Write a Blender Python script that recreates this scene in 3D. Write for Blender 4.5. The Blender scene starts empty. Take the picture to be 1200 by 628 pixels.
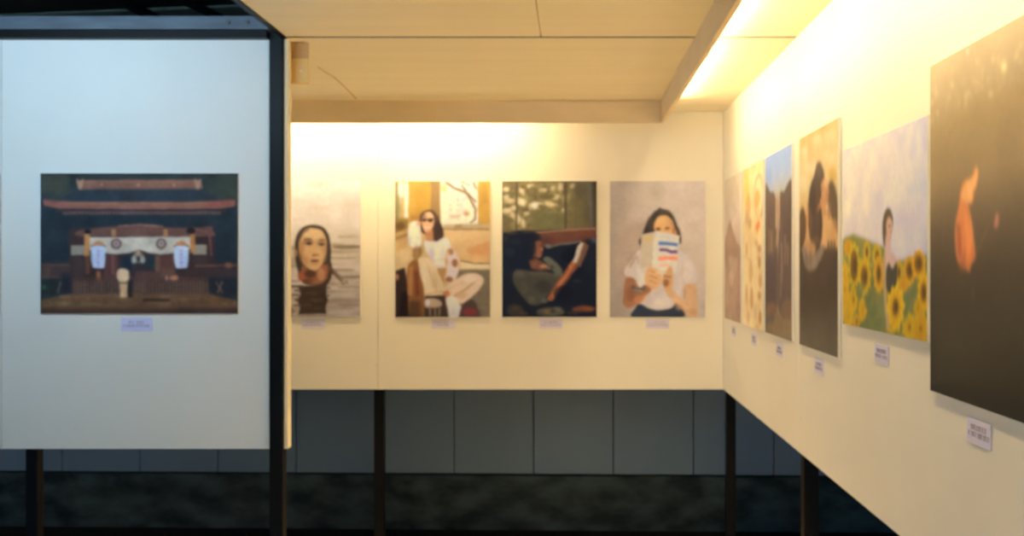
import bpy, bmesh, math, random
import numpy as np
from mathutils import Vector, Matrix

random.seed(7)
C = bpy.context.scene.collection
SC = bpy.context.scene

# ------------------------------------------------------------------ measures
F = 1200 * 35.0 / 36.0          # focal length in photo pixels (35 mm lens)
CX, CY = 672.0, 310.0           # principal point of the shifted lens
EYE = 1.56
XR = 0.80                       # right display wall
YB = XR * F / 176.0             # back display wall
YL = 3.592                      # left display wall
ZB, ZT = 0.895, 2.378           # display walls: foot and top
PICZ = 1.64                     # height of the picture centres

# ------------------------------------------------------------------ helpers
def lin(c):
    c = np.asarray(c, float) / 255.0
    return np.where(c <= 0.04045, c / 12.92, ((c + 0.055) / 1.055) ** 2.4)

def link(o, parent=None):
    C.objects.link(o)
    if parent: o.parent = parent
    return o

def obj(name, bm, mat, parent=None, smooth=False):
    me = bpy.data.meshes.new(name)
    bmesh.ops.recalc_face_normals(bm, faces=bm.faces)
    bm.to_mesh(me); bm.free()
    if mat: me.materials.append(mat)
    if smooth:
        for p in me.polygons: p.use_smooth = True
    return link(bpy.data.objects.new(name, me), parent)

def box(bm, x0, x1, y0, y1, z0, z1, bevel=0.0):
    b = bmesh.new()
    r = bmesh.ops.create_cube(b, size=1)
    for v in b.verts:
        v.co = Vector((x0 + (v.co.x + .5) * (x1 - x0), y0 + (v.co.y + .5) * (y1 - y0), z0 + (v.co.z + .5) * (z1 - z0)))
    if bevel:
        bmesh.ops.bevel(b, geom=b.edges[:], offset=bevel, segments=2, affect='EDGES', profile=.6)
    me = bpy.data.meshes.new('tmp'); b.to_mesh(me); b.free()
    bm.from_mesh(me); bpy.data.meshes.remove(me)

def cyl(bm, a, b, r, seg=16, r2=None):
    a, b = Vector(a), Vector(b); d = b - a
    m = Matrix.Translation((a + b) / 2) @ d.to_track_quat('Z', 'Y').to_matrix().to_4x4()
    bmesh.ops.create_cone(bm, cap_ends=True, segments=seg, radius1=r, radius2=r if r2 is None else r2, depth=d.length, matrix=m)

def BX(*a, **k):
    bm = bmesh.new(); box(bm, *a, **k); return bm

def thing(name, label, cat, loc=(0, 0, 0), group=None):
    o = bpy.data.objects.new(name, None); o.location = loc; o.empty_display_size = .1
    C.objects.link(o); return tag(o, label, cat, group)

def tag(o, label, cat, group=None):
    o['label'] = label; o['category'] = cat
    if group: o['group'] = group
    return o

def struct(name, bm, mat, label, cat):
    o = obj(name, bm, mat); o['kind'] = 'structure'
    return tag(o, label, cat)

# ------------------------------------------------------------------ materials
def mat(name, col, rough=.6, spec=.5, noise=0.0, nscale=8.0, stretch=(1, 1, 1), bump=0.0, metal=0.0, col2=None):
    m = bpy.data.materials.new(name); m.use_nodes = True
    nt = m.node_tree; b = nt.nodes['Principled BSDF']
    b.inputs['Roughness'].default_value = rough
    b.inputs['Metallic'].default_value = metal
    b.inputs['Specular IOR Level'].default_value = spec
    c = tuple(lin(col)) + (1,)
    b.inputs['Base Color'].default_value = c
    if noise or bump or col2:
        tc = nt.nodes.new('ShaderNodeTexCoord'); mp = nt.nodes.new('ShaderNodeMapping')
        mp.inputs['Scale'].default_value = stretch
        nz = nt.nodes.new('ShaderNodeTexNoise'); nz.inputs['Scale'].default_value = nscale; nz.inputs['Detail'].default_value = 6
        nt.links.new(tc.outputs['Object'], mp.inputs['Vector']); nt.links.new(mp.outputs['Vector'], nz.inputs['Vector'])
        if noise or col2:
            cr = nt.nodes.new('ShaderNodeValToRGB')
            lo = np.array(c[:3]) * (1 - noise) if col2 is None else lin(col2)
            hi = np.minimum(np.array(c[:3]) * (1 + noise), 1) if col2 is None else np.array(c[:3])
            cr.color_ramp.elements[0].position = .34; cr.color_ramp.elements[1].position = .66
            cr.color_ramp.elements[0].color = tuple(lo) + (1,); cr.color_ramp.elements[1].color = tuple(hi) + (1,)
            nt.links.new(nz.outputs['Fac'], cr.inputs['Fac']); nt.links.new(cr.outputs['Color'], b.inputs['Base Color'])
        if bump:
            bp = nt.nodes.new('ShaderNodeBump'); bp.inputs['Strength'].default_value = bump; bp.inputs['Distance'].default_value = .004
            nt.links.new(nz.outputs['Fac'], bp.inputs['Height']); nt.links.new(bp.outputs['Normal'], b.inputs['Normal'])
    return m

def emit(name, col, strength):
    m = bpy.data.materials.new(name); m.use_nodes = True
    nt = m.node_tree; b = nt.nodes['Principled BSDF']
    b.inputs['Base Color'].default_value = (.9, .9, .9, 1)
    b.inputs['Emission Color'].default_value = tuple(col) + (1,)
    b.inputs['Emission Strength'].default_value = strength
    return m

def print_mat(name, rough, spec):
    m = bpy.data.materials.new(name); m.use_nodes = True
    nt = m.node_tree; b = nt.nodes['Principled BSDF']
    a = nt.nodes.new('ShaderNodeVertexColor'); a.layer_name = 'ink'
    nt.links.new(a.outputs['Color'], b.inputs['Base Color'])
    b.inputs['Roughness'].default_value = rough; b.inputs['Specular IOR Level'].default_value = spec
    return m

M = dict(
    wall=mat('white_display_board', (232, 231, 228), .55, .3, noise=.015, nscale=3),
    wood=mat('cream_ceiling_board', (252, 243, 218), .6, .3, noise=.02, nscale=3, stretch=(.35, 4, 1)),
    valance=mat('cream_pelmet_board', (232, 214, 182), .65, .3, noise=.04, nscale=4, stretch=(1, 1, 3)),
    steel=mat('black_painted_steel', (5, 6, 8), .5, .2, noise=.25, nscale=30, bump=.15),
    steelblue=mat('dark_grey_steel_channel', (82, 92, 104), .5, .5, noise=.18, nscale=7, stretch=(1, 1, 4)),
    dark=mat('near_black_ceiling', (24, 24, 24), .9, .1, noise=.3, nscale=4),
    rafter=mat('dark_green_grey_rafter', (96, 104, 98), .8, .2, noise=.2, nscale=10),
    hoard=mat('blue_grey_metal_panel', (98, 122, 146), .5, .4, noise=.05, nscale=2, stretch=(1, 1, .3)),
    seam=mat('panel_joint', (40, 44, 50), .8, .1),
    conc=mat('stained_dark_concrete', (66, 80, 84), .95, .1, col2=(36, 45, 47), nscale=5, stretch=(1, 1, 1.8), bump=.5),
    floor=mat('black_asphalt', (20, 20, 20), .95, .1, noise=.3, nscale=40, bump=.4),
    bounce_deck=mat('pale_bounce_decking', (242, 222, 180), .8, .2, noise=.05, nscale=6, bump=.2),  # unseen floor, made pale and warm to bounce light upward
    asphalt=mat('mid_grey_asphalt', (84, 90, 96), .9, .2, noise=.2, nscale=40, bump=.4),
    scratch=mat('brown_scratch', (196, 160, 110), .8, .1),
    board=mat('white_foam_board', (225, 225, 225), .6, .3),
    card=mat('pale_lavender_card', (214, 214, 250), .6, .3),
    ink=mat('grey_violet_ink', (142, 140, 168), .7, .2),
    white=mat('white_lamp_housing', (235, 235, 232), .4, .4),
    cap=mat('grey_lamp_cap', (150, 150, 150), .4, .4),
    brass=mat('dull_zinc_bolt', (92, 88, 86), .5, .5, metal=.6),
    cream=mat('yellowed_cream_plastic', (226, 190, 118), .5, .3),
    warm=emit('warm_tube_glow', (1.0, .75, .39), 61.0),
    warmb=emit('warm_tube_glow_strong', (1.0, .75, .39), 92.0),
    fillglow=emit('warm_fill_glow', (1.0, .75, .39), 6.0),  # glow of the added fill downlights
    neutral=emit('neutral_fill_glow', (1.0, .95, .86), 60.0),  # glow of the added passage fill tube
    cool=emit('cool_tube_glow', (.52, .79, 1.0), 146.0),
    print_left=print_mat('photo_paper_satin', .6, .05),
    print_back=print_mat('photo_paper_matte', .6, .03),
    print_side=print_mat('photo_paper_eggshell', .5, .06),
    print_right=print_mat('photo_paper_lustre', .38, .25),
)

# ------------------------------------------------------------------ setting
struct('floor', BX(-1.12, 4, -3, 5.38, -.05, 0), M['bounce_deck'], 'unseen pale decking added to bounce warm light up the bay', 'floor')
struct('floor_left', BX(-6, -1.121, -3, 5.38, -.05, -.001), M['asphalt'], 'grey asphalt in front of the cool left display wall', 'floor')
struct('floor_far', BX(-6, 4, 5.38, 7, -.05, -.001), M['floor'], 'black asphalt strip behind the display walls', 'floor')
struct('ceiling_upper', BX(-6, 4, -1.9, 6.6, 2.75, 2.8), M['dark'], 'near black upper ceiling above the left steel beam', 'ceiling')

def hoarding():
    bm = bmesh.new()
    # standing-seam metal sheets, one mesh: each sheet a shallow box, joints recessed between
    w = .469
    x = (64 - CX) * 5.85 / F - 5 * w
    while x < 4.2:
        box(bm, x + .003, x + w - .003, 5.85, 5.87, .33, 2.749, bevel=.002)
        x += w
    o = struct('wall_far', bm, M['hoard'], 'blue grey sheet metal wall with upright joints behind everything', 'wall')
    b2 = BX(-6, 4.2, 5.872, 5.90, .33, 2.749)
    s = obj('wall_joint', b2, M['seam'], o); 
    return o
far = hoarding()
plinth = struct('baseboard_far', BX(-6, 4.2, 5.84, 6.0, -.0, .318), M['conc'], 'stained dark concrete base under the metal wall', 'plinth')
far['label'] = 'blue grey sheet metal wall with upright joints behind everything'
gap = struct('trim_1', BX(-6, 4.2, 5.862, 5.9, .318, .33), M['seam'], 'dark joint between metal wall and concrete base', 'trim')
for o in (far, plinth, gap):                # the far wall stands about 1.6 degrees askew to the display
    o.rotation_euler.z = math.radians(-1.6)
    o.location = Vector((0, 5.85, 0)) - Matrix.Rotation(math.radians(-1.6), 3, 'Z') @ Vector((0, 5.85, 0))

def wall_panels(name, axis, at, cuts, label):
    bm = bmesh.new()
    for a, b in zip(cuts[:-1], cuts[1:]):
        g = .0012
        if axis == 'y': box(bm, a + g, b - g, at, at + .022, ZB, ZT - .002, bevel=.0008)
        else: box(bm, at, at + .022, a + g, b - g, ZB, ZT - .002, bevel=.0008)
    return struct(name, bm, M['wall'], label, 'display wall')
wall_panels('wall_back', 'y', YB, [-2.86, -1.041, XR - .001], 'warm lit white display wall carrying four upright photographs')
wall_panels('wall_right', 'x', XR, [-1.9, -.07, 1.75, 3.535, YB + .02], 'white display wall on the right carrying six photographs')
wall_panels('wall_left', 'y', YL, [-3.9, -2.064, -1.0965], 'cool lit white display wall on the left with shrine photograph')
# screw heads in the boards
def screw(name, p, n, label):
    bm = bmesh.new(); p = Vector(p); n = Vector(n)
    cyl(bm, p - n * .001, p + n * .0015, .004, 12)
    return tag(obj(name, bm, M['card']), label, 'screw')
screw('wall_screw', (XR, 3.50, 1.02), (-1, 0, 0), 'tiny pale screw head low on the right display wall')
screw('wall_screw', (-1.052, YB, 1.02), (0, -1, 0), 'tiny pale screw head low beside the back wall joint')

struct('trim_2', BX(-1.0445, -1.032, YL + .002, 3.640, ZB, ZT - .004, bevel=.001), M['wood'], 'narrow cream board edge on the inner side of the black post', 'trim')

def ceiling():
    bm = bmesh.new(); g = .0015
    box(bm, -1.030, -.117 - g, -1.9, YL - .018, ZT, ZT + .03)
    box(bm, -.117 + g, XR + .022, -1.9, YL - .018, ZT, ZT + .03)
    box(bm, -2.86, XR + .022, YL + .003, YB + .022, ZT, ZT + .03)
    return struct('ceiling', bm, M['wood'], 'cream board ceiling over the display bay', 'ceiling')
ceiling()
struct('trim_7', BX(-1.03, XR + .02, YL - .0175, YL + .0025, ZT + .001, ZT + .05), M['dark'], 'dark joint across the cream ceiling boards', 'joint')
# long crack / pencil line in the ceiling board
def crack():
    bm = bmesh.new(); rng = random.Random(3)
    p0, p1 = Vector((-.92, 4.16)), Vector((-1.01, 4.93))
    def pt(px, py):
        y = (ZT - EYE) * F / (CY - py); return Vector(((px - CX) * y / F, y))
    pts = [pt(372, 78), pt(384, 86), pt(391, 90), pt(400, 98), pt(410, 108), pt(418, 116)]
    for a, b in zip(pts[:-1], pts[1:]):
        d = (b - a).normalized(); n = Vector((-d.y, d.x)) * .0024
        vs = [bm.verts.new((q.x, q.y, ZT - .0006)) for q in (a - n, b - n, b + n, a + n)]
        f = bm.faces.new(vs)
    r = bmesh.ops.extrude_face_region(bm, geom=bm.faces[:])
    for v in [e for e in r['geom'] if isinstance(e, bmesh.types.BMVert)]: v.co.z += .001
    return struct('trim_3', bm, M['scratch'], 'thin slanting scratch in the cream ceiling board', 'scratch')
crack()
VX, VY, VZ = .435, 4.95, 2.265
struct('trim_4', BX(-2.86, VX - .001, VY, VY + .018, VZ, ZT - .002, bevel=.0015), M['valance'], 'cream pelmet board hanging in front of the back wall', 'pelmet')
struct('trim_5', BX(VX, VX + .018, -1.9, VY + .018, VZ, ZT - .002, bevel=.0015), M['valance'], 'cream pelmet board running towards the camera along the right wall', 'pelmet')
struct('trim_6', BX(-1.052, -1.0305, -1.9, YL - .004, ZT - .004, ZT + .05, bevel=.001), M['steel'], 'thin black steel edge along the left side of the ceiling', 'trim')

# ------------------------------------------------------------------ steel frame
def post(label, x, y, w, z0=0.0, z1=ZT, d=None, group=None):
    d = d or w
    t = thing('steel_post', label, 'post', (x, y, 0), group)
    bm = bmesh.new()
    box(bm, -w / 2, w / 2, -d / 2, d / 2, .008, z1, bevel=.003)
    obj('shaft', bm, M['steel'], t)
    bm = bmesh.new(); box(bm, -w * 1.1, w * 1.1, -d * 1.1, d * 1.1, 0, .01, bevel=.002)
    obj('base_plate', bm, M['steel'], t)
    return t
main = post('thick black steel post between the cool left wall and the warm bay', -1.0695, YL + .012, .049, z1=2.40, d=.05)
for z in (2.30, 2.12):
    bm = bmesh.new(); cyl(bm, (.0245, 0, z), (.030, 0, z), .007, 6); obj('bolt', bm, M['steel'], main)
bm = bmesh.new(); box(bm, -.022, .022, -.0285, -.0245, 2.29, 2.37, bevel=.001); obj('joint_plate', bm, M['steel'], main)
post('thin black steel post under the left display wall', (40.5 - CX) * (YL + .05) / F, YL + .05, .043, z1=ZT - .05)
post('thin black steel post below the joint of the back display wall', (445 - CX) * (YB + .05) / F, YB + .05, .053, z1=ZT - .05)
post('black steel post at the corner where back and right walls meet', .848, YB + .07, .05, z1=ZT - .05)
post('black steel post nearer the camera under the right display wall', XR + .022 + .028, 3.58, .054, z1=ZT - .05)

bt = thing('steel_beam', 'dark blue grey steel channel beam above the left display wall', 'beam', (-2.6, YL - .03, 2.37))
bm = bmesh.new()
box(bm, -2.4, 1.55, -.02, .02, .028, .075, bevel=.002)          # web
obj('channel', bm, M['steelblue'], bt)
bm = bmesh.new(); box(bm, -2.4, 1.505, -.008, .03, .0, .028, bevel=.002)
obj('lower_flange', bm, M['steel'], bt)
for px in (267, 289):
    bm = bmesh.new(); x = (px - CX) * 3.54 / F + 2.6; z = .052
    cyl(bm, (x, -.02, z), (x, -.0265, z), .008, 6); cyl(bm, (x, -.0262, z), (x, -.028, z), .0045, 12)
    obj('bolt', bm, M['brass'], bt)

# rafters under the dark upper ceiling
def rafter(a, b, w, h, m, label):
    a, b = Vector(a), Vector(b); d = b - a; L = d.length
    bm = bmesh.new(); box(bm, 0, L, -w / 2, w / 2, -h, 0, bevel=.003)
    o = obj('roof_rafter', bm, m); o.location = a; o.rotation_euler.z = math.atan2(d.y, d.x)
    return tag(o, label, 'rafter', 'rafters under the dark upper ceiling')
rafter((-3.0, 4.86, 2.749), (-1.2, 4.60, 2.749), .20, .012, M['rafter'], 'broad grey green board crossing above the left beam')
rafter((-2.05, 4.0, 2.735), (-1.85, 5.6, 2.735), .04, .03, M['dark'], 'dark rafter above the left beam, the one farther left')
rafter((-1.78, 4.0, 2.735), (-1.50, 5.6, 2.735), .03, .03, M['dark'], 'dark rafter above the left beam, nearest the ceiling edge')

# small cream box on the ceiling beside the post
jb = thing('junction_box', 'small cream box with cover plate under the ceiling beside the black post', 'box', (-1.012, 3.66, 2.23))
bm = BX(-.03, .036, 0, .0125, .086, .146, bevel=.002); obj('mount', bm, M['scratch'], jb)
bm = BX(-.032, .038, -.006, .0125, -.005, .086, bevel=.003); obj('cover', bm, M['cream'], jb)
bm = bmesh.new(); cyl(bm, (.012, -.006, .04), (.012, -.0075, .04), .004, 12); obj('cover_screw', bm, M['valance'], jb)

# ------------------------------------------------------------------ lamps
def lamp(label, a, b, glow, group, z, name='ceiling_tube_lamp'):
    a, b = Vector((a[0], a[1], 0)), Vector((b[0], b[1], 0)); d = b - a; L = d.length
    t = thing(name, label, 'lamp', ((a.x + b.x) / 2, (a.y + b.y) / 2, z), group)
    t.rotation_euler.z = math.atan2(d.y, d.x)
    obj('housing', BX(-L / 2, L / 2, -.012, .012, .016, .0395, bevel=.002), M['white'], t)
    bm = bmesh.new(); cyl(bm, (-L / 2 + .02, 0, 0), (L / 2 - .02, 0, 0), .011, 12); obj('tube', bm, glow, t)
    for s in (-1, 1):
        bm = bmesh.new(); box(bm, min(s * L / 2, s * (L / 2 - .02)), max(s * L / 2, s * (L / 2 - .02)), -.013, .013, -.013, .017, bevel=.002)
        obj('end_cap', bm, M['cap'], t)
    return t
LZ = ZT - .040
lx = VX + .018 + .03
for i, (y0, y1, w) in enumerate([(3.66, 4.86, 'farthest from the camera'), (2.44, 3.64, 'second from the far end'), (1.22, 2.42, 'third from the far end'), (0, 1.2, 'fourth from the far end'), (-1.22, -.02, 'behind the camera')]):
    lamp('warm tube lamp hidden behind the right pelmet, ' + w, (lx, y0), (lx, y1), M['warm'], 'warm tubes behind the right pelmet', LZ)
ly = VY + .018 + .045
for i, (x0, x1, w) in enumerate([(-2.45, -1.25, 'behind the post'), (-1.22, -.22, 'above the upright photographs')]):
    lamp('warm tube lamp hidden behind the back pelmet, ' + w, (x0, ly), (x1, ly), M['warmb'], 'warm tubes behind the back pelmet', LZ)
lamp('cool white tube lamp above the aisle before the left display wall', (-2.4, 2.55), (-1.15, 2.55), M['cool'], None, 2.335, 'hanging_tube_lamp')
lamp('added neutral fill tube in the passage left of the display walls', (-4.3, 4.9), (-3.2, 4.9), M['neutral'], None, 2.1, 'hanging_tube_lamp')  # added out of view to lift the dark left end of the metal wall
for x, w in ((-2.25, 'farther from the ceiling edge'), (-1.4, 'nearer the ceiling edge')):
    bm = bmesh.new(); cyl(bm, (x, 2.55, 2.3745), (x, 2.55, 2.75), .004, 8)
    tag(obj('lamp_hanger', bm, M['cap']), 'thin grey rod holding the cool tube lamp, ' + w, 'hanger')
for x, w in ((-4.1, 'the left one'), (-3.4, 'the right one')):
    bm = bmesh.new(); cyl(bm, (x, 4.9, 2.1395), (x, 4.9, 2.75), .004, 8)
    tag(obj('lamp_hanger', bm, M['cap']), 'thin grey rod holding the added passage fill tube, ' + w, 'hanger')

# warm downlights added out of view so the decking bounces light onto the ceiling
for k, (x, y, w) in enumerate([(-.45, 2.75, 'left one, nearer the back wall'), (.05, 2.75, 'right one, nearer the back wall')]):
    t = thing('added_downlight', 'added warm fill downlight out of view, ' + w, 'lamp', (x, y, ZT), 'added fill downlights')
    bm = bmesh.new(); cyl(bm, (0, 0, -.006), (0, 0, 0), .05, 32); obj('trim_ring', bm, M['white'], t)
    bm = bmesh.new(); cyl(bm, (0, 0, -.0085), (0, 0, -.006), .036, 32); obj('lens', bm, M['fillglow'], t)
    l = bpy.data.lights.new('added_fill_beam', 'SPOT'); l.energy = 460; l.color = (1.0, .72, .36); l.spot_size = math.radians(44); l.spot_blend = .7; l.shadow_soft_size = .03
    lo = bpy.data.objects.new('added_fill_beam', l); C.objects.link(lo); lo.parent = t; lo.location = (0, 0, -.012)
    lo.rotation_euler = (Vector((x * .5 - .05, 3.75, 0)) - Vector((x, y, ZT))).to_track_quat('-Z', 'Y').to_euler()

# ------------------------------------------------------------------ painter for the photographic prints
def blur(a, s):
    if s <= .05: return a
    r = max(1, int(3 * s + .5)); k = np.exp(-.5 * (np.arange(-r, r + 1) / s) ** 2); k /= k.sum()
    for ax in (0, 1):
        p = [(0, 0)] * a.ndim; p[ax] = (r, r)
        b = np.pad(a, p, mode='edge'); n = a.shape[ax]; out = 0
        for i, w in enumerate(k):
            sl = [slice(None)] * a.ndim; sl[ax] = slice(i, i + n); out = out + w * b[tuple(sl)]
        a = out
    return a

def catmull(pts, n=6):
    P = np.asarray(pts, float); N = len(P); out = []
    for i in range(N):
        p0, p1, p2, p3 = P[i - 1], P[i], P[(i + 1) % N], P[(i + 2) % N]
        for t in np.linspace(0, 1, n, endpoint=False):
            out.append(.5 * (2 * p1 + (p2 - p0) * t + (2 * p0 - 5 * p1 + 4 * p2 - p3) * t * t + (3 * p1 - p0 - 3 * p2 + p3) * t ** 3))
    return np.array(out)

class Canvas:
    """A print drawn with soft polygons; drawing units are arbitrary and mapped by to_uv to 0..1 across, 0..1 down."""
    def __init__(s, nx, ny, to_uv, base, seed=1):
        s.nx, s.ny, s.to_uv = nx, ny, to_uv
        s.im = np.zeros((ny, nx, 3)); s.im[:] = base
        s.gx, s.gy = np.meshgrid(np.arange(nx), np.arange(ny)); s.rng = np.random.default_rng(seed)
    def loc(s, pts):
        u, v = s.to_uv(np.asarray(pts, float)); return np.stack([u * (s.nx - 1), v * (s.ny - 1)], 1)
    def mask(s, pts, soft):
        P = s.loc(pts); x, y = s.gx, s.gy; m = np.zeros((s.ny, s.nx))
        for ox, oy in ((-.25, -.25), (.25, -.25), (-.25, .25), (.25, .25)):
            ins = np.zeros((s.ny, s.nx), bool); X, Y = x + ox, y + oy
            for (x0, y0), (x1, y1) in zip(P, np.roll(P, -1, 0)):
                if abs(y1 - y0) < 1e-9: continue
                ins ^= ((y0 > Y) != (y1 > Y)) & (X < (x1 - x0) * (Y - y0) / (y1 - y0) + x0)
            m += ins * .25
        return blur(m, soft)
    def put(s, m, col):
        col = np.asarray(col, float); s.im += (col - s.im) * m[..., None]
    def poly(s, pts, col, soft=.8, a=1.0): s.put(s.mask(pts, soft) * a, col)
    def blob(s, pts, col, soft=.9, a=1.0): s.put(s.mask(catmull(pts), soft) * a, col)
    def rect(s, x0, y0, x1, y1, col, soft=.8, a=1.0): s.poly([(x0, y0), (x1, y0), (x1, y1), (x0, y1)], col, soft, a)
    def ell(s, cx, cy, rx, ry, col, soft=.8, a=1.0, rot=0.0):
        t = np.linspace(0, 2 * np.pi, 28, endpoint=False); c, q = math.cos(rot), math.sin(rot)
        X, Y = rx * np.cos(t), ry * np.sin(t)
        s.poly(np.stack([cx + X * c - Y * q, cy + X * q + Y * c], 1), col, soft, a)
    def line(s, pts, w, col, soft=.7, a=1.0, w2=None):
        P = np.asarray(pts, float); d = np.gradient(P, axis=0); d /= np.linalg.norm(d, axis=1)[:, None] + 1e-9
        ww = np.linspace(w, w if w2 is None else w2, len(P))[:, None] / 2
        n = np.stack([-d[:, 1], d[:, 0]], 1) * ww
        s.poly(np.concatenate([P + n, (P - n)[::-1]]), col, soft, a)
    def grad(s, stops):            # vertical wash: [(v, colour)...]
        v = np.linspace(0, 1, s.ny); k = [q[0] for q in stops]
        g = np.stack([np.interp(v, k, [q[1][i] for q in stops]) for i in range(3)], 1)
        s.im[:] = g[:, None, :]
    def noise(s, amp, cx, cy, m=None, col=(1, 1, 1), octaves=2):
        n = 0
        for o in range(octaves):
            a, b = max(2, int(cy * 2 ** o)), max(2, int(cx * 2 ** o))
            g = s.rng.standard_normal((a, b))
            yy = np.interp(np.linspace(0, a - 1, s.ny), np.arange(a), np.arange(a)); xx = np.linspace(0, b - 1, s.nx)
            i0 = np.clip(yy.astype(int), 0, a - 2); j0 = np.clip(xx.astype(int), 0, b - 2); fy = (yy - i0)[:, None]; fx = (xx - j0)[None]
            q = g[i0][:, j0] * (1 - fy) * (1 - fx) + g[i0 + 1][:, j0] * fy * (1 - fx) + g[i0][:, j0 + 1] * (1 - fy) * fx + g[i0 + 1][:, j0 + 1] * fy * fx
            n = n + q / 2 ** o
        w = amp * n if m is None else amp * n * m
        s.im += w[..., None] * np.asarray(col, float)

    def dabs(s, lst, soft=1.5):    # soft brush touches: x, y, rx, ry, colour, strength
        for x, y, rx, ry, col, a in lst: s.ell(x, y, rx, ry, col, soft, a)
    def field(s, cx, cy):
        g = s.rng.standard_normal((max(3, int(cy)), max(3, int(cx)))); a, b = g.shape
        yy = np.linspace(0, a - 1, s.ny); xx = np.linspace(0, b - 1, s.nx); i0 = np.clip(yy.astype(int), 0, a - 2); j0 = np.clip(xx.astype(int), 0, b - 2)
        fy = (yy - i0)[:, None]; fx = (xx - j0)[None]; fy = fy * fy * (3 - 2 * fy); fx = fx * fx * (3 - 2 * fx)
        return g[i0][:, j0] * (1 - fy) * (1 - fx) + g[i0 + 1][:, j0] * fy * (1 - fx) + g[i0][:, j0 + 1] * (1 - fy) * fx + g[i0 + 1][:, j0 + 1] * fy * fx
    def finish(s, warp=.3, tone=.025, grain=.011):
        """Break up ruler-straight outlines and add the small tonal variety a photograph has."""
        k = s.nx / 9
        dx, dy = warp * s.field(k, k * s.ny / s.nx), warp * s.field(k, k * s.ny / s.nx)
        X = np.clip(s.gx + dx, 0, s.nx - 1.001); Y = np.clip(s.gy + dy, 0, s.ny - 1.001); i, j = Y.astype(int), X.astype(int); fy, fx = (Y - i)[..., None], (X - j)[..., None]
        m = s.im; s.im = m[i, j] * (1 - fy) * (1 - fx) + m[i + 1, j] * fy * (1 - fx) + m[i, j + 1] * (1 - fy) * fx + m[i + 1, j + 1] * fy * fx
        t = 1 + tone * s.field(s.nx / 14, s.ny / 14) + grain * s.field(s.nx / 4, s.ny / 4) + grain * .8 * s.field(s.nx / 2, s.ny / 2)
        s.im = s.im * t[..., None]; return s

def front_uv(x0, y0, x1, y1):
    return lambda p: ((p[:, 0] - x0) / (x1 - x0), (p[:, 1] - y0) / (y1 - y0))
def side_uv(yfar, w, h):
    ztop = PICZ + h / 2
    def f(p):
        Y = XR * F / (p[:, 0] - CX); Z = EYE - (p[:, 1] - CY) * Y / F
        return (yfar - Y) / w, (ztop - Z) / h
    return f

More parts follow.
